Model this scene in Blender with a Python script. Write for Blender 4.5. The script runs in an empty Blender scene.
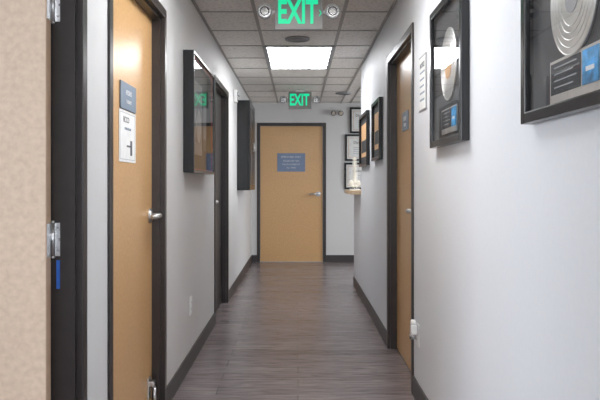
import bpy, bmesh, math, random
from mathutils import Matrix, Vector
random.seed(3)
S = bpy.context.scene
S.view_settings.view_transform = 'Standard'
S.view_settings.look = 'None'

# ------------------------------------------------------------------ materials
def newmat(name):
    m = bpy.data.materials.new(name); m.use_nodes = True
    nt = m.node_tree; b = nt.nodes['Principled BSDF']
    return m, nt, b
def N(nt, t, **kw):
    n = nt.nodes.new(t)
    for k, v in kw.items(): setattr(n, k, v)
    return n
def simple(name, col, rough=0.5, metal=0.0, noise=0.06, scale=20, bump=0.0, coat=0.0, spec=0.5):
    m, nt, b = newmat(name)
    tc = N(nt, 'ShaderNodeTexCoord'); nz = N(nt, 'ShaderNodeTexNoise')
    nz.inputs['Scale'].default_value = scale; nz.inputs['Detail'].default_value = 4
    nt.links.new(tc.outputs['Object'], nz.inputs['Vector'])
    r = N(nt, 'ShaderNodeValToRGB')
    r.color_ramp.elements[0].position = 0.3; r.color_ramp.elements[1].position = 0.7
    r.color_ramp.elements[0].color = tuple(c*(1-noise) for c in col)+(1,)
    r.color_ramp.elements[1].color = tuple(min(1, c*(1+noise)) for c in col)+(1,)
    nt.links.new(nz.outputs['Fac'], r.inputs['Fac']); nt.links.new(r.outputs['Color'], b.inputs['Base Color'])
    b.inputs['Roughness'].default_value = rough; b.inputs['Metallic'].default_value = metal
    b.inputs['Coat Weight'].default_value = coat
    b.inputs['Specular IOR Level'].default_value = spec
    if bump:
        bp = N(nt, 'ShaderNodeBump'); bp.inputs['Strength'].default_value = bump; bp.inputs['Distance'].default_value = 0.002
        nt.links.new(nz.outputs['Fac'], bp.inputs['Height']); nt.links.new(bp.outputs['Normal'], b.inputs['Normal'])
    return m
def wood(name, c1, c2, rough=0.38, sc=(14, 14, 1.2)):
    m, nt, b = newmat(name)
    tc = N(nt, 'ShaderNodeTexCoord'); mp = N(nt, 'ShaderNodeMapping'); mp.inputs['Scale'].default_value = sc
    nz = N(nt, 'ShaderNodeTexNoise'); nz.inputs['Scale'].default_value = 2.2; nz.inputs['Detail'].default_value = 3; nz.inputs['Distortion'].default_value = 0.15
    r = N(nt, 'ShaderNodeValToRGB'); r.color_ramp.elements[0].position = 0.3; r.color_ramp.elements[1].position = 0.72
    r.color_ramp.elements[0].color = c1+(1,); r.color_ramp.elements[1].color = c2+(1,)
    nt.links.new(tc.outputs['Object'], mp.inputs['Vector']); nt.links.new(mp.outputs['Vector'], nz.inputs['Vector'])
    nt.links.new(nz.outputs['Fac'], r.inputs['Fac']); nt.links.new(r.outputs['Color'], b.inputs['Base Color'])
    b.inputs['Roughness'].default_value = rough
    return m
def emis(name, col, st, base=(0.8, 0.8, 0.8)):
    m, nt, b = newmat(name)
    b.inputs['Base Color'].default_value = base+(1,)
    b.inputs['Emission Color'].default_value = col+(1,); b.inputs['Emission Strength'].default_value = st
    return m

M_wall = simple('wall_paint', (0.65, 0.645, 0.64), 0.6, noise=0.012, scale=60, bump=0.08)
M_wallR = simple('wall_paint_daylit', (0.67, 0.68, 0.705), 0.5, noise=0.012, scale=60, bump=0.08)  # bluish daylight on the right wall is mixed into this paint colour
M_trim = simple('espresso_trim', (0.032, 0.025, 0.024), 0.34, noise=0.1)
M_base = simple('vinyl_base', (0.044, 0.038, 0.039), 0.4, noise=0.1)
M_door = wood('maple_door', (0.57, 0.33, 0.138), (0.66, 0.40, 0.182), 0.30, (26, 26, 0.8))
M_doorL = wood('pale_daylit_maple_door', (0.61, 0.46, 0.345), (0.72, 0.56, 0.435), 0.42, (22, 22, 0.35))  # lighter maple, with the daylight on this door put into its colour
M_doorE = wood('pale_edge', (0.66, 0.46, 0.31), (0.72, 0.52, 0.36), 0.5)
M_darkdoor = simple('dark_door', (0.028, 0.022, 0.021), 0.35)
M_steel = simple('satin_steel', (0.62, 0.62, 0.63), 0.28, 1.0, 0.04)
M_black = simple('black_lacquer', (0.008, 0.008, 0.009), 0.22)
M_char = simple('charcoal_mat', (0.030, 0.032, 0.036), 0.7)
M_white = simple('white_plastic', (0.80, 0.80, 0.79), 0.4)
M_paper = simple('paper', (0.76, 0.76, 0.75), 0.8)
M_matg = simple('grey_matboard', (0.36, 0.37, 0.38), 0.8)
M_greyp = simple('sign_grey', (0.20, 0.25, 0.32), 0.45)
M_bluep = simple('sign_blue', (0.19, 0.25, 0.38), 0.45)
M_ink = simple('ink', (0.02, 0.02, 0.02), 0.7)
M_softink = simple('soft_ink', (0.12, 0.12, 0.13), 0.7)
M_blue = simple('blue_tape', (0.02, 0.13, 0.55), 0.6)
M_cyan = simple('cover_blue', (0.06, 0.28, 0.55), 0.5, noise=0.6, scale=30)
M_red = simple('red_mat', (0.42, 0.03, 0.03), 0.5)
M_gold = simple('gold_disc', (0.55, 0.33, 0.17), 0.3, 0.85)
M_silver = simple('silver_disc', (0.70, 0.69, 0.67), 0.30, 0.8)
M_label = simple('tan_label', (0.60, 0.36, 0.18), 0.6)
M_greyl = simple('grey_label', (0.30, 0.30, 0.31), 0.6)
M_louver = simple('troffer_louver', (0.22, 0.23, 0.24), 0.6)
M_bone = simple('bone', (0.85, 0.82, 0.74), 0.5)
M_counter = wood('counter_laminate', (0.50, 0.36, 0.22), (0.60, 0.45, 0.30), 0.35, (3, 3, 3))
M_tbar = simple('tbar', (0.36, 0.35, 0.33), 0.5)
M_green = emis('exit_green', (0.0, 0.90, 0.42), 0.80, (0.0, 0.12, 0.06))
M_signface = simple('exit_face', (0.22, 0.21, 0.195), 0.35)
M_lens = simple('lamp_reflector', (0.45, 0.45, 0.45), 0.2, 0.8)

# ceiling tile
M_ceil, nt, b = newmat('ceiling_tile')
tc = N(nt, 'ShaderNodeTexCoord'); nz = N(nt, 'ShaderNodeTexNoise'); nz.inputs['Scale'].default_value = 55; nz.inputs['Detail'].default_value = 6
r = N(nt, 'ShaderNodeValToRGB'); r.color_ramp.elements[0].position = 0.33; r.color_ramp.elements[1].position = 0.5
r.color_ramp.elements[0].color = (0.62, 0.60, 0.565, 1); r.color_ramp.elements[1].color = (0.82, 0.795, 0.755, 1)
nt.links.new(tc.outputs['Object'], nz.inputs['Vector']); nt.links.new(nz.outputs['Fac'], r.inputs['Fac']); nt.links.new(r.outputs['Color'], b.inputs['Base Color'])
b.inputs['Roughness'].default_value = 0.9

# floor planks (run across the corridor)
M_floor, nt, b = newmat('floor_plank')
tc = N(nt, 'ShaderNodeTexCoord'); br = N(nt, 'ShaderNodeTexBrick')
br.offset = 0.37; br.inputs['Scale'].default_value = 1.0; br.inputs['Brick Width'].default_value = 1.22; br.inputs['Row Height'].default_value = 0.152
br.inputs['Mortar Size'].default_value = 0.0018; br.inputs['Bias'].default_value = 0.0
br.inputs['Color1'].default_value = (0.158, 0.132, 0.134, 1); br.inputs['Color2'].default_value = (0.218, 0.186, 0.188, 1); br.inputs['Mortar'].default_value = (0.085, 0.070, 0.072, 1)
nt.links.new(tc.outputs['Object'], br.inputs['Vector'])
mp = N(nt, 'ShaderNodeMapping'); mp.inputs['Scale'].default_value = (3.2, 30, 1)
nz = N(nt, 'ShaderNodeTexNoise'); nz.inputs['Scale'].default_value = 1.6; nz.inputs['Detail'].default_value = 9; nz.inputs['Distortion'].default_value = 0.9
nt.links.new(tc.outputs['Object'], mp.inputs['Vector']); nt.links.new(mp.outputs['Vector'], nz.inputs['Vector'])
r = N(nt, 'ShaderNodeValToRGB'); r.color_ramp.elements[0].position = 0.30; r.color_ramp.elements[1].position = 0.72
r.color_ramp.elements[0].color = (0.58, 0.56, 0.56, 1); r.color_ramp.elements[1].color = (1.36, 1.34, 1.34, 1)
nt.links.new(nz.outputs['Fac'], r.inputs['Fac'])
mx = N(nt, 'ShaderNodeMixRGB', blend_type='MULTIPLY'); mx.inputs['Fac'].default_value = 1.0
nt.links.new(br.outputs['Color'], mx.inputs['Color1']); nt.links.new(r.outputs['Color'], mx.inputs['Color2']); nt.links.new(mx.outputs['Color'], b.inputs['Base Color'])
b.inputs['Roughness'].default_value = 0.27
bp = N(nt, 'ShaderNodeBump'); bp.inputs['Strength'].default_value = 0.10; bp.inputs['Distance'].default_value = 0.002
nt.links.new(nz.outputs['Fac'], bp.inputs['Height']); nt.links.new(bp.outputs['Normal'], b.inputs['Normal'])

# glass pane: thin, symmetric Schlick reflectance
M_glass = bpy.data.materials.new('pane_glass'); M_glass.use_nodes = True; nt = M_glass.node_tree; nt.nodes.clear()
o = N(nt, 'ShaderNodeOutputMaterial'); mxs = N(nt, 'ShaderNodeMixShader'); tr = N(nt, 'ShaderNodeBsdfTransparent'); gl = N(nt, 'ShaderNodeBsdfGlossy'); lw = N(nt, 'ShaderNodeLayerWeight')
lw.inputs['Blend'].default_value = 0.5; gl.inputs['Roughness'].default_value = 0.02
pw = N(nt, 'ShaderNodeMath', operation='POWER'); pw.inputs[1].default_value = 5.0
ml = N(nt, 'ShaderNodeMath', operation='MULTIPLY_ADD'); ml.inputs[1].default_value = 0.9; ml.inputs[2].default_value = 0.02
nt.links.new(lw.outputs['Facing'], pw.inputs[0]); nt.links.new(pw.outputs[0], ml.inputs[0])
nt.links.new(ml.outputs[0], mxs.inputs[0]); nt.links.new(tr.outputs[0], mxs.inputs[1]); nt.links.new(gl.outputs[0], mxs.inputs[2]); nt.links.new(mxs.outputs[0], o.inputs[0])

# ceiling light diffuser
M_diff, nt, b = newmat('troffer_diffuser')
tc = N(nt, 'ShaderNodeTexCoord'); ck = N(nt, 'ShaderNodeTexWave', wave_type='BANDS', bands_direction='X'); ck.inputs['Scale'].default_value = 14
nt.links.new(tc.outputs['Object'], ck.inputs['Vector'])
r = N(nt, 'ShaderNodeValToRGB'); r.color_ramp.elements[0].color = (0.88, 0.91, 0.95, 1); r.color_ramp.elements[1].color = (1, 1, 1, 1)
nt.links.new(ck.outputs['Fac'], r.inputs['Fac']); nt.links.new(r.outputs['Color'], b.inputs['Emission Color'])
b.inputs['Emission Strength'].default_value = 17.0

# ------------------------------------------------------------------ builder
def axisM(o, r):
    r = Vector(r).normalized(); up = Vector((0, 0, 1)); n = r.cross(up)
    m = Matrix.Identity(4)
    for i in range(3):
        m[i][0] = r[i]; m[i][1] = up[i]; m[i][2] = n[i]; m[i][3] = o[i]
    return m
LEFT = (0, 1, 0); RIGHT = (0, -1, 0); FAR = (1, 0, 0)

class B:
    def __init__(s, name, M=None):
        s.name = name; s.M = M or Matrix.Identity(4); s.bm = bmesh.new(); s.mats = []
    def mi(s, m):
        if m not in s.mats: s.mats.append(m)
        return s.mats.index(m)
    def _merge(s, t, mat, smooth=False):
        i = s.mi(mat)
        for f in t.faces: f.material_index = i; f.smooth = smooth
        me = bpy.data.meshes.new('t'); t.to_mesh(me); t.free(); s.bm.from_mesh(me); bpy.data.meshes.remove(me)
    def box(s, lo, hi, mat, bev=0.0):
        t = bmesh.new(); bmesh.ops.create_cube(t, size=1)
        lo = Vector(lo); hi = Vector(hi); c = (lo+hi)/2; d = hi-lo
        for v in t.verts: v.co = Vector((c[k]+v.co[k]*d[k] for k in range(3)))
        if bev: bmesh.ops.bevel(t, geom=t.edges[:], offset=bev, segments=2, profile=0.7, affect='EDGES')
        bmesh.ops.recalc_face_normals(t, faces=t.faces[:])
        s._merge(t, mat); return s
    def quad(s, u0, v0, u1, v1, w_, mat):
        t = bmesh.new(); t.faces.new([t.verts.new(p) for p in ((u0, v0, w_), (u1, v0, w_), (u1, v1, w_), (u0, v1, w_))])
        s._merge(t, mat); return s
    def cyl(s, p0, p1, r, mat, r2=None, seg=28, smooth=True):
        p0 = Vector(p0); p1 = Vector(p1); d = p1-p0
        t = bmesh.new(); bmesh.ops.create_cone(t, cap_ends=True, segments=seg, radius1=r, radius2=r if r2 is None else r2, depth=d.length)
        R = Vector((0, 0, 1)).rotation_difference(d.normalized()).to_matrix().to_4x4()
        bmesh.ops.transform(t, matrix=Matrix.Translation((p0+p1)/2) @ R, verts=t.verts[:])
        i = s.mi(mat)
        for f in t.faces: f.material_index = i; f.smooth = len(f.verts) == 4 and smooth
        me = bpy.data.meshes.new('t'); t.to_mesh(me); t.free(); s.bm.from_mesh(me); bpy.data.meshes.remove(me); return s
    def ball(s, c, r, mat, sc=(1, 1, 1), seg=20):
        t = bmesh.new(); bmesh.ops.create_uvsphere(t, u_segments=seg, v_segments=seg//2, radius=r)
        for v in t.verts: v.co = Vector((c[k]+v.co[k]*sc[k] for k in range(3)))
        s._merge(t, mat, True); return s
    def tube(s, pts, r, mat):
        for a, b2 in zip(pts, pts[1:]): s.cyl(a, b2, r, mat, seg=14)
        for p in pts[1:-1]: s.ball(p, r, mat, seg=12)
        s.ball(pts[-1], r, mat, seg=12); return s
    def ring(s, c, n, R, r, mat, seg=40, ss=8):
        t = bmesh.new(); vs = []
        for i in range(seg):
            a = 2*math.pi*i/seg; row = []
            for j in range(ss):
                q = 2*math.pi*j/ss; rr = R+r*math.cos(q)
                p = [rr*math.cos(a), rr*math.sin(a), r*math.sin(q)]
                if n == 0: p = [p[2], p[0], p[1]]
                if n == 1: p = [p[0], p[2], p[1]]
                row.append(t.verts.new(Vector(p)+Vector(c)))
            vs.append(row)
        for i in range(seg):
            for j in range(ss):
                t.faces.new((vs[i][j], vs[(i+1) % seg][j], vs[(i+1) % seg][(j+1) % ss], vs[i][(j+1) % ss]))
        bmesh.ops.recalc_face_normals(t, faces=t.faces[:])
        s._merge(t, mat, True); return s
    def text(s, txt, size, c, mat, ext=0.0006, sx=1.0, bold=0.0):
        cu = bpy.data.curves.new('t', 'FONT'); cu.body = txt; cu.size = size; cu.align_x = 'CENTER'; cu.align_y = 'CENTER'; cu.extrude = ext; cu.offset = bold; cu.resolution_u = 3
        ob = bpy.data.objects.new('t', cu); S.collection.objects.link(ob)
        bpy.context.view_layer.update()
        dg = bpy.context.evaluated_depsgraph_get(); me = bpy.data.meshes.new_from_object(ob.evaluated_get(dg))
        t = bmesh.new(); t.from_mesh(me)
        for v in t.verts: v.co = Vector((c[0]+v.co.x*sx, c[1]+v.co.y, c[2]+v.co.z))
        bpy.data.objects.remove(ob); bpy.data.curves.remove(cu); bpy.data.meshes.remove(me)
        s._merge(t, mat); return s
    def frame(s, w, h, fw, dep, mat, back=0.0, bev=0.002):
        s.box((-w/2, -h/2, back), (-w/2+fw, h/2, dep), mat, bev); s.box((w/2-fw, -h/2, back), (w/2, h/2, dep), mat, bev)
        s.box((-w/2+fw, h/2-fw, back), (w/2-fw, h/2, dep), mat, bev); s.box((-w/2+fw, -h/2, back), (w/2-fw, -h/2+fw, dep), mat, bev); return s
    def done(s):
        me = bpy.data.meshes.new(s.name); s.bm.to_mesh(me); s.bm.free()
        for m in s.mats: me.materials.append(m)
        ob = bpy.data.objects.new(s.name, me); S.collection.objects.link(ob); ob.matrix_world = s.M
        return ob

# ------------------------------------------------------------------ dims
XL, XR, T = -0.684, 0.637, 0.12
YF = 10.57; ZC = 2.337; YB = -2.2
HO = 2.0; C = 0.045
CP = 0.010
G = 0.001

Lop = [(1.20, 2.26), (2.63, 3.65), (5.92, 6.97)]
w = B('wall_left'); y = YB
for a, b2 in Lop:
    w.box((XL-T, y, 0), (XL, a-C, ZC), M_wall); w.box((XL-T, a-C, HO+C), (XL, b2+C, ZC), M_wall); y = b2+C
w.box((XL-T, y, 0), (XL, YF, ZC), M_wall); w.done()
w = B('wall_right'); w.box((XR, YB, 0), (XR+T, 4.0-C, ZC), M_wallR); w.box((XR, 4.0-C, HO+C), (XR+T, 5.05+C, ZC), M_wallR)
w.box((XR, 5.05+C, 0), (XR+T, 7.28, ZC), M_wallR); w.done()
B('wall_reception_half').box((XR, 7.28, 0), (XR+T, 8.19, 1.043), M_wallR).done()
FX0, FX1 = -0.558, 0.367
w = B('wall_far'); w.box((XL-T, YF, 0), (FX0-C, YF+T, ZC), M_wall); w.box((FX0-C, YF, HO+C), (FX1+C, YF+T, ZC), M_wall); w.box((FX1+C, YF, 0), (3.6, YF+T, ZC), M_wall); w.done()
w = B('wall_back'); w.box((-3.6, YB-T, 0), (-0.5, YB, ZC), M_wall); w.box((0.5, YB-T, 0), (XR+T, YB, ZC), M_wall)
w.box((-0.5, YB-T, 0), (0.5, YB, 0.8), M_wall); w.box((-0.5, YB-T, 2.15), (0.5, YB, ZC), M_wall); w.done()
w = B('wall_side_room'); w.box((-3.6, 2.50, 0), (XL-T, 2.62, ZC), M_wall)
w.box((-3.72, YB-T, 0), (-3.6, -0.6, ZC), M_wall); w.box((-3.72, 1.6, 0), (-3.6, 2.62, ZC), M_wall); w.box((-3.72, -0.6, 0), (-3.6, 1.6, 0.8), M_wall); w.box((-3.72, -0.6, 2.15), (-3.6, 1.6, ZC), M_wall); w.done()
w = B('wall_reception')
w.box((3.6, 5.4, 0), (3.72, 7.0, ZC), M_wall); w.box((3.6, 9.6, 0), (3.72, YF+T, ZC), M_wall); w.box((3.6, 7.0, 0), (3.72, 9.6, 0.8), M_wall); w.box((3.6, 7.0, 2.15), (3.72, 9.6, ZC), M_wall)
w.box((XR+T, 5.4, 0), (3.6, 5.52, ZC), M_wall); w.done()
B('floor').box((-3.72, YB-T, -0.1), (3.72, YF+T, 0), M_floor).done()
def window(name, M, wd, ht):
    q = B(name, M); q.frame(wd, ht, 0.05, 0.03, M_white, -0.10); q.box((-0.02, -ht/2+0.05, -0.06), (0.02, ht/2-0.05, 0.0), M_white)
    q.box((-wd/2+0.05, -0.02, -0.06), (wd/2-0.05, 0.02, 0.0), M_white); q.done()
window('window_1', axisM((0, YB, 1.475), (-1, 0, 0)), 1.0, 1.35)
window('window_2', axisM((-3.6, 0.5, 1.475), LEFT), 2.2, 1.35)
window('added_fill_window', axisM((3.6, 8.3, 1.475), RIGHT), 2.6, 1.35)  # unseen reception window, added to let extra light onto the far wall

# ceiling + grid + troffers
gx = [-0.295+0.61*k for k in range(-6, 8)]; gy = [6.15+0.61*k for k in range(-14, 8)]
B('ceiling').box((-3.72, YB-T, ZC), (3.72, YF+T, ZC+0.1), M_ceil).done()
g = B('trim_ceiling_grid')
def grid(x0, x1, y0, y1):
    for x in gx:
        if x0 < x < x1: g.box((x-0.012, y0, ZC-0.004), (x+0.012, y1, ZC-0.0005), M_tbar)
    for yy in gy:
        if y0 < yy < y1: g.box((x0, yy-0.012, ZC-0.0046), (x1, yy+0.012, ZC-0.0008), M_tbar)
    g.box((x0, y0, ZC-0.006), (x0+0.02, y1, ZC-0.0005), M_tbar); g.box((x1-0.02, y0, ZC-0.006), (x1, y1, ZC-0.0005), M_tbar)
grid(XL, XR, YB, YF-0.001); grid(XR+T, 3.6, 5.52, YF-0.001)
g.done()
def troffer(x0, y0):
    x1 = x0+0.61; y1 = y0+1.22; cx, cy = (x0+x1)/2, (y0+y1)/2
    q = B('ceiling_light', Matrix.Translation((cx, cy, ZC)))
    a, bb = 0.305, 0.61; f = 0.028
    for lo, hi in [((-a, -bb), (-a+f, bb)), ((a-f, -bb), (a, bb)), ((-a+f, -bb), (a-f, -bb+f)), ((-a+f, bb-f), (a-f, bb))]:
        q.box((lo[0], lo[1], -0.012), (hi[0], hi[1], -0.0005), M_matg)
    for k in range(1, 6):
        yy = -bb+k*2*bb/6; q.box((-a+f, yy-0.010, -0.0115), (a-f, yy+0.010, -0.0085), M_louver)
    for k in range(1, 3):
        xx = -a+k*2*a/3; q.box((xx-0.005, -bb+f, -0.0112), (xx+0.005, bb-f, -0.0085), M_louver)
    q.box((-a+f, -bb+f, -0.008), (a-f, bb-f, -0.003), M_diff); q.done()
troffer(-0.295, 6.15); troffer(-0.295, 2.49); troffer(-0.295, -1.17)
troffer(1.535, 7.37)

bh, bt = 0.105, 0.009
def base(name, segs, M_):
    q = B(name)
    for lo, hi in segs: q.box((lo[0], lo[1], 0.0), (hi[0], hi[1], bh), M_, 0.002)
    q.done()
base('baseboard_left', [((XL, YB), (XL+bt, 1.20-C)), ((XL, 2.26+C), (XL+bt, 2.63-C)), ((XL, 3.65+C), (XL+bt, 5.92-C)), ((XL, 6.97+C), (XL+bt, YF))], M_base)
base('baseboard_right', [((XR-bt, YB), (XR, 4.0-C)), ((XR-bt, 5.05+C), (XR, 8.19)), ((XR-bt, 8.19), (XR+T, 8.19+bt))], M_base)
base('baseboard_far', [((XL+bt, YF-bt), (FX0-C, YF)), ((FX1+C, YF-bt), (3.6, YF))], M_base)

def dframe(n, M, W, rec):
    q = B('trim_%d' % n, M)
    lo, hi = -T-CP, CP
    q.box((-C, 0, lo), (0, HO+C, hi), M_trim, 0.002); q.box((W, 0, lo), (W+C, HO+C, hi), M_trim, 0.002); q.box((0, HO, lo), (W, HO+C, hi), M_trim, 0.002)
    if rec > 0.02:
        a, bb = -rec+0.001, -0.012; s_ = 0.012
        q.box((0, 0, a), (s_, HO, bb), M_trim); q.box((W-s_, 0, a), (W, HO, bb), M_trim); q.box((s_, HO-s_, a), (W-s_, HO, bb), M_trim)
    q.done()
def lever(q, u, v, d, m=None):
    m = m or M_steel
    q.cyl((u, v, 0), (u, v, 0.010), 0.036, m); q.cyl((u, v, 0.010), (u, v, 0.016), 0.032, m, 0.02)
    q.tube([(u, v, 0.012), (u, v, 0.052), (u+d*0.03, v+0.002, 0.058), (u+d*0.115, v, 0.056), (u+d*0.12, v, 0.045)], 0.0125, m)
def door(n, M, W, mat, side):
    q = B('door_%d' % n, M)
    q.box((0.003, 0.006, -0.044), (W-0.003, HO-0.003, 0), mat, 0.0015)
    u = W-0.07 if side > 0 else 0.07
    lever(q, u, 1.0, -side)
    e = W-0.003 if side > 0 else 0.003
    q.box((min(e, e+side*0.001), 0.94, -0.036), (max(e, e+side*0.001)+0.0005, 1.06, -0.008), M_steel)
    return q
REC = 0.056
dframe(1, axisM((XL, 1.20, 0), LEFT), 1.06, 0.06)
q = B('door_1', axisM((-1.728, 2.205, 0), FAR))
q.box((0, 0.006, -0.044), (0.955, HO-0.003, 0), M_doorL, 0.0015)
q.box((0.955, 0.01, -0.043), (0.9565, HO-0.006, -0.001), M_doorE)
lever(q, 0.07, 1.0, 1)
for z in (0.25, 0.985, 1.72):
    q.box((0.9565, z-0.052, -0.042), (0.959, z+0.052, 0.0-0.004), M_steel, 0.0008)
    q.box((0.964, z-0.052, -0.0545), (1.016, z+0.052, -0.0505), M_steel, 0.0008)
    q.cyl((0.961, z-0.052, -0.050), (0.961, z+0.052, -0.050), 0.006, M_steel, seg=16)
    q.ball((0.961, z+0.055, -0.050), 0.006, M_steel); q.ball((0.961, z-0.055, -0.050), 0.006, M_steel)
    for dz in (-0.035, 0, 0.035):
        for du in (0.976, 1.000): q.cyl((du+0.006*(dz == 0), z+dz, -0.0508), (du+0.006*(dz == 0), z+dz, -0.0495), 0.0042, M_lens, seg=12)
q.done()
B('blue_tape_strip', axisM((-0.742, 2.259, 0.875), FAR)).box((-0.016, -0.045, 0.0), (0.016, 0.045, 0.0012), M_blue, 0.0003).done()

dframe(2, axisM((XL, 2.63, 0), LEFT), 1.02, REC)
q = door(2, axisM((XL-REC, 2.63, 0), LEFT), 1.02, M_door, 1)
q.box((0.90, 0.10, 0), (0.955, 0.20, 0.008), M_steel, 0.002)
q.tube([(0.93, 0.17, 0.02), (0.93, 0.15, 0.03), (0.93, 0.05, 0.035)], 0.008, M_steel); q.cyl((0.93, 0.03, 0.035), (0.93, 0.055, 0.035), 0.014, M_black)
q.box((0.91, 0.16, 0.006), (0.95, 0.185, 0.03), M_steel, 0.003)
q.done()
q = B('door_sign', axisM((XL-REC+G, 3.12, 1.53), LEFT))
q.box((-0.14, -0.055, 0), (0.14, 0.06, 0.006), M_greyp, 0.001); q.text('HYDRO', 0.030, (0, 0.018, 0.0065), M_paper); q.text('THERAPY', 0.022, (0, -0.02, 0.0065), M_paper); q.done()
q = B('paper_notice', axisM((XL-REC+G, 3.12, 1.362), LEFT))
q.box((-0.15, -0.11, 0), (0.15, 0.11, 0.0016), M_paper)
q.text('HCCO', 0.036, (-0.03, 0.07, 0.002), M_softink); q.text('room in use', 0.024, (0.0, 0.035, 0.002), M_greyp)
q.box((-0.02, -0.045, 0.0016), (0.08, -0.037, 0.0022), M_softink); q.box((0.045, -0.080, 0.0016), (0.08, -0.015, 0.0022), M_softink)
q.frame(0.27, 0.20, 0.002, 0.0021, M_greyl, 0.0014, 0); q.done()

dframe(3, axisM((XL, 5.92, 0), LEFT), 1.05, REC)
door(3, axisM((XL-REC, 5.92, 0), LEFT), 1.05, M_darkdoor, -1).done()
dframe(4, axisM((XR, 5.05, 0), RIGHT), 1.05, REC)
door(4, axisM((XR+REC, 5.05, 0), RIGHT), 1.05, M_door, 1).done()
q = B('door_sign', axisM((XR+REC-G, 4.62, 1.56), RIGHT)); q.box((-0.12, -0.06, 0), (0.12, 0.06, 0.006), M_greyp, 0.001); q.text('EXAM', 0.04, (0, 0.015, 0.0065), M_paper); q.text('ROOM', 0.03, (0, -0.025, 0.0065), M_paper); q.done()
dframe(5, axisM((FX0, YF, 0), FAR), FX1-FX0, 0.02)
door(5, axisM((FX0, YF+0.018, 0), FAR), FX1-FX0, M_door, 1).done()
q = B('door_sign', axisM((-0.10, YF+0.018-G, 1.465), FAR)); q.box((-0.205, -0.135, 0), (0.205, 0.135, 0.004), M_bluep, 0.001)
q.text('EMPLOYEES ONLY', 0.036, (0, 0.08, 0.0045), M_paper); q.text('PLEASE KEEP THIS', 0.030, (0, 0.02, 0.0045), M_paper); q.text('DOOR CLOSED AT', 0.030, (0, -0.03, 0.0045), M_paper); q.text('ALL TIMES', 0.030, (0, -0.08, 0.0045), M_paper); q.done()

# display case (left)
q = B('display_case', axisM((XL+G, 4.81, 1.59), LEFT)); W_, H_, D_ = 1.06, 0.73, 0.065
q.box((-W_/2+0.018, -H_/2+0.018, 0), (W_/2-0.018, H_/2-0.018, 0.008), M_char)
q.frame(W_, H_, 0.018, D_, M_black)
q.frame(W_-0.036, H_-0.036, 0.008, 0.050, M_red, 0.040, 0)
q.box((-0.22, -0.24, 0.008), (0.22, 0.24, 0.014), M_greyl); q.text('CHAMPIONS', 0.07, (0, 0.14, 0.0145), M_paper)
q.cyl((0, -0.05, 0.014), (0, -0.05, 0.022), 0.11, M_silver)
for sx in (-1, 1): q.box((sx*0.36-0.09, -0.20, 0.008), (sx*0.36+0.09, 0.20, 0.013), M_softink); q.box((sx*0.36-0.07, -0.12, 0.013), (sx*0.36+0.07, 0.12, 0.0135), M_greyl)
q.quad(-W_/2+0.018, -H_/2+0.018, W_/2-0.018, H_/2-0.018, D_-0.006, M_glass); q.done()
q = B('wall_cabinet', axisM((XL+G, 8.53, 1.585), LEFT)); W_, H_, D_ = 0.93, 1.01, 0.145
q.box((-W_/2, -H_/2, 0), (W_/2, H_/2, D_-0.022), M_black, 0.003)
for sx in (-1, 1):
    a = 0.003 if sx > 0 else -W_/2; bb = W_/2 if sx > 0 else -0.003
    q.box((a, -H_/2, D_-0.020), (bb, H_/2, D_), M_black, 0.002)
    q.box((a+0.06, -H_/2+0.06, D_-0.001), (bb-0.06, H_/2-0.06, D_+0.002), M_darkdoor)
    q.cyl((sx*0.03, -0.05, D_+0.02), (sx*0.03, 0.05, D_+0.02), 0.005, M_steel, seg=12)
    for vv in (-0.045, 0.045): q.cyl((sx*0.03, vv, D_-0.001), (sx*0.03, vv, D_+0.02), 0.004, M_steel, seg=10)
q.done()
q = B('alarm_strobe', axisM((XL+G, 7.7, 2.09), LEFT)); q.box((-0.055, -0.065, 0), (0.055, 0.065, 0.035), M_white, 0.008); q.box((-0.04, 0.0, 0.035), (0.04, 0.045, 0.06), M_lens, 0.008); q.ring((0, -0.03, 0.036), 2, 0.018, 0.003, M_lens); q.done()
def outlet(M):
    q = B('wall_outlet', M); q.box((-0.036, -0.058, 0), (0.036, 0.058, 0.006), M_white, 0.003)
    for v in (-0.022, 0.022):
        q.box((-0.017, v-0.014, 0.006), (0.017, v+0.014, 0.009), M_white, 0.002)
        for u in (-0.006, 0.006): q.box((u-0.0012, v-0.005, 0.009), (u+0.0012, v+0.006, 0.0094), M_ink)
    q.cyl((0, 0, 0.006), (0, 0, 0.0075), 0.003, M_steel, seg=10); return q
outlet(axisM((XL+G, 4.56, 0.385), LEFT)).done()
outlet(axisM((XR-G, 3.80, 0.36), RIGHT)).done()
q = B('plug_in_air_freshener', axisM((XR-G, 3.80, 0.385), RIGHT)); q.box((-0.022, -0.02, 0.0098), (0.022, 0.03, 0.042), M_white, 0.008); q.cyl((0, -0.045, 0.030), (0, -0.018, 0.030), 0.017, M_lens); q.cyl((0, 0.028, 0.028), (0, 0.055, 0.028), 0.017, M_white, 0.012); q.done()

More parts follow.
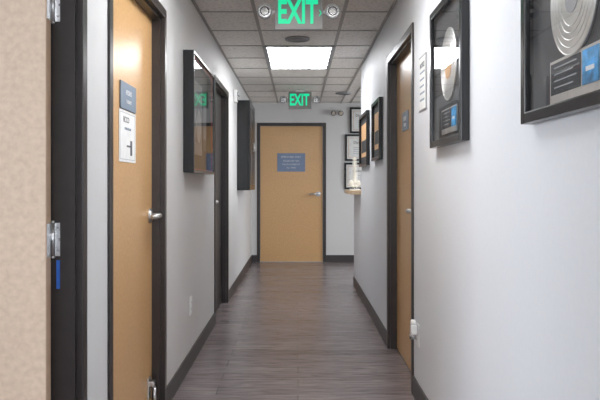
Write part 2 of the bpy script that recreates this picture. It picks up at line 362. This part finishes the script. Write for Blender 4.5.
def record(yc, zc, W_, H_, disc, lab, cv, R0, rl, pb):
    q = B('framed_record_award', axisM((XR-G, yc, zc), RIGHT))
    q.box((-W_/2+0.01, -H_/2+0.01, 0), (W_/2-0.01, H_/2-0.01, 0.008), M_char)
    q.frame(W_, H_, 0.030, 0.034, M_black, 0, 0.004)
    q.cyl((0, cv, 0.008), (0, cv, 0.014), R0, disc, seg=64)
    for k in (0.98, 0.86, 0.74, 0.62, 0.50): q.ring((0, cv, 0.0138), 2, R0*k, 0.0013, disc, 64, 6)
    q.cyl((0, cv, 0.014), (0, cv, 0.0155), rl, lab, seg=40); q.cyl((0, cv, 0.0155), (0, cv, 0.0162), 0.006, M_ink, seg=16)
    p = -H_/2+pb
    q.box((-0.15, p, 0.008), (0.15, p+0.105, 0.011), M_silver)
    q.box((-0.143, p+0.022, 0.011), (0.045, p+0.098, 0.0115), M_char)
    for k in range(4): q.box((-0.12, p+0.085-k*0.016, 0.0115), (0.02-0.02*(k % 2), p+0.088-k*0.016, 0.0119), M_matg)
    q.box((0.055, p+0.022, 0.011), (0.143, p+0.098, 0.0125), M_cyan)
    q.box((0.075, p+0.050, 0.0125), (0.12, p+0.060, 0.013), M_paper)
    q.quad(-W_/2+0.030, -H_/2+0.030, W_/2-0.030, H_/2-0.030, 0.025, M_glass)
    q.done()
record(2.983, 1.625, 0.63, 0.61, M_silver, M_label, 0.030, 0.15, 0.062, 0.05)
record(1.635, 1.625, 0.63, 0.61, M_silver, M_greyl, -0.035, 0.138, 0.040, 0.034)
q = B('wall_notice_holder', axisM((XR-G, 3.66, 1.67), RIGHT)); q.box((-0.10, -0.14, 0), (0.10, 0.14, 0.004), M_greyl, 0.001); q.box((-0.092, -0.132, 0.004), (0.092, 0.132, 0.0046), M_paper); q.text('NOTICE', 0.035, (0, 0.09, 0.005), M_softink, bold=0.0008)
for k in range(5): q.box((-0.07, 0.05-k*0.035, 0.004), (0.07-0.01*(k % 3), 0.060-k*0.035, 0.005), M_greyp)
q.done()
def pic(name, M, W_, H_, fw=0.028, dark=False):
    q = B(name, M); q.box((-W_/2+0.01, -H_/2+0.01, 0), (W_/2-0.01, H_/2-0.01, 0.008), M_char if dark else M_paper); q.frame(W_, H_, fw, 0.030, M_black, 0, 0.003)
    if dark:
        q.box((-W_/2+0.07, -H_/2+0.09, 0.008), (W_/2-0.07, H_/2-0.09, 0.010), M_label); q.box((-W_/2+0.1, -H_/2+0.13, 0.010), (W_/2-0.1, 0.0, 0.011), M_char)
    else:
        q.frame(W_-0.10, H_-0.10, 0.005, 0.0095, M_label, 0.008, 0)
        q.text('Diploma', 0.05, (0, H_/2-0.12, 0.0085), M_ink)
        for k in range(4): q.box((-W_/2+0.12, -k*0.03, 0.008), (W_/2-0.12, 0.004-k*0.03, 0.0086), M_greyp)
        q.cyl((W_/2-0.1, -H_/2+0.085, 0.008), (W_/2-0.1, -H_/2+0.085, 0.010), 0.018, M_gold)
    q.done()
pic('framed_picture', axisM((XR-G, 6.78, 1.565), RIGHT), 0.78, 0.49, dark=True)
pic('framed_picture', axisM((XR-G, 5.68, 1.575), RIGHT), 0.56, 0.47, dark=True)
pic('framed_diploma', axisM((0.93, YF-G, 2.08), FAR), 0.34, 0.38)
pic('framed_diploma', axisM((0.90, YF-G, 1.68), FAR), 0.42, 0.39)
pic('framed_diploma', axisM((0.89, YF-G, 1.265), FAR), 0.42, 0.39)

q = B('reception_countertop'); q.box((0.535, 7.285, 1.045), (1.05, 8.26, 1.085), M_counter, 0.006)
for yy in (7.6, 8.0): q.box((XR+T+G, yy-0.015, 0.90), (0.98, yy+0.015, 1.044), M_trim, 0.003)
q.done()
q = B('spine_anatomy_model', Matrix.Translation((0.625, 7.95, 1.0855)))
q.cyl((0, 0, 0), (0, 0, 0.014), 0.06, M_white, 0.055)
q.tube([(0, 0.02, 0.01), (0, 0.02, 0.33)], 0.0035, M_steel)
for k in range(19):
    t_ = k/18; z = 0.085+0.25*t_; yy = 0.012*math.sin(t_*6.5); rr = 0.024-0.008*t_
    q.ball((0, yy, z), rr, M_bone, (1, 0.8, 0.34), 14)
    q.tube([(0, yy, z), (0, yy+0.028-0.008*t_, z-0.006)], 0.003, M_bone); q.tube([(-rr*1.5, yy+0.006, z), (rr*1.5, yy+0.006, z)], 0.003, M_bone)
for sx in (-1, 1):
    q.ball((sx*0.036, 0.0, 0.075), 0.034, M_bone, (0.85, 0.4, 1.0)); q.ball((sx*0.02, -0.012, 0.040), 0.014, M_bone, (1, 0.7, 1.2))
q.ball((0, 0.006, 0.062), 0.020, M_bone, (0.9, 0.5, 1.5)); q.ball((0, 0, 0.350), 0.018, M_bone, (1.2, 1.0, 0.6)); q.done()

def exit_sign(x, y, zb, arrow):
    q = B('exit_sign', axisM((x, y, zb), FAR)); W_ = 0.29; top = ZC-0.006-zb; H_ = top-0.03
    q.box((-W_/2, 0, -0.045), (W_/2, H_, 0), M_matg, 0.005)
    q.box((-W_/2+0.006, 0.006, 0), (W_/2-0.006, H_-0.006, 0.002), M_signface)
    q.box((-0.06, H_-0.004, -0.035), (0.06, top, -0.01), M_white, 0.003)
    q.text('EXIT', 0.200, (-0.008, H_/2, 0.003), M_green, 0.001, 0.60, 0.006)
    if arrow: q.tube([(W_/2-0.020, H_/2+0.018, 0.004), (W_/2-0.009, H_/2, 0.004), (W_/2-0.020, H_/2-0.018, 0.004)], 0.003, M_green)
    for sx in (-1, 1):
        cu = sx*(W_/2+0.062); cv = H_*0.55
        q.cyl((sx*W_/2, cv, -0.03), (cu, cv, -0.03), 0.012, M_white, seg=14)
        q.cyl((cu, cv, -0.045), (cu, cv, 0.01), 0.040, M_matg, 0.047); q.ring((cu, cv, 0.01), 2, 0.042, 0.005, M_matg)
        q.cyl((cu, cv, 0.009), (cu, cv, 0.012), 0.036, M_lens); q.ring((cu, cv, 0.013), 2, 0.025, 0.003, M_char); q.ball((cu, cv, 0.012), 0.012, M_white)
    q.done()
exit_sign(0.005, 4.40, 2.10, True); exit_sign(0.025, 9.0, 2.09, False)
def disc(name, x, y, r):
    q = B(name, Matrix.Translation((x, y, ZC-0.005))); q.cyl((0, 0, -0.008), (0, 0, 0), r, M_matg, r, 40); q.ring((0, 0, -0.008), 2, r-0.006, 0.005, M_matg)
    q.cyl((0, 0, -0.010), (0, 0, -0.008), r*0.8, M_greyl, seg=40)
    for k in (0.3, 0.5, 0.7): q.ring((0, 0, -0.010), 2, r*k, 0.0015, M_char)
    q.done()
disc('ceiling_speaker', -0.005, 5.84, 0.10); disc('ceiling_speaker', 0.61-0.10+0.08, 9.4, 0.10)
q = B('wall_emergency_light', axisM((0.57, YF-G, 2.19), FAR)); q.box((-0.07, -0.035, 0), (0.07, 0.035, 0.05), M_white, 0.008)
for sx in (-1, 1): q.cyl((sx*0.055, 0.0, 0.05), (sx*0.055, -0.015, 0.10), 0.03, M_char, 0.038); q.cyl((sx*0.055, -0.015, 0.10), (sx*0.055, -0.0155, 0.102), 0.03, M_lens)
q.done()

# ------------------------------------------------------------------ daylight through the windows
def area(name, loc, rot, sx, sy, e, col):
    l = bpy.data.lights.new(name, 'AREA'); l.shape = 'RECTANGLE'; l.size = sx; l.size_y = sy; l.energy = e; l.color = col
    o = bpy.data.objects.new(name, l); S.collection.objects.link(o); o.location = loc; o.rotation_euler = rot
area('daylight_back', (0, YB-0.3, 1.5), (math.radians(90), 0, 0), 1.0, 1.3, 42, (0.90, 0.95, 1.0))
area('daylight_side', (-3.95, 0.5, 1.5), (math.radians(90), 0, math.radians(-90)), 2.2, 1.3, 150, (0.84, 0.91, 1.0))
area('reception_fill', (3.95, 8.3, 1.5), (math.radians(90), 0, math.radians(90)), 2.6, 1.3, 85, (0.94, 0.97, 1.0))  # added fill light, brightens the far wall from the right
wd = bpy.data.worlds.new('World'); S.world = wd; wd.use_nodes = True
wd.node_tree.nodes['Background'].inputs[0].default_value = (0.7, 0.85, 1, 1); wd.node_tree.nodes['Background'].inputs[1].default_value = 1.0

# ------------------------------------------------------------------ camera
cd = bpy.data.cameras.new('cam'); cam = bpy.data.objects.new('cam', cd); S.collection.objects.link(cam)
cam.location = (0, 0, 1.162); cam.rotation_euler = (math.radians(90), 0, 0)
cd.sensor_width = 36; cd.lens = 43.2; cd.shift_x = 2/600; cd.shift_y = -17/600; cd.clip_start = 0.05
S.camera = cam
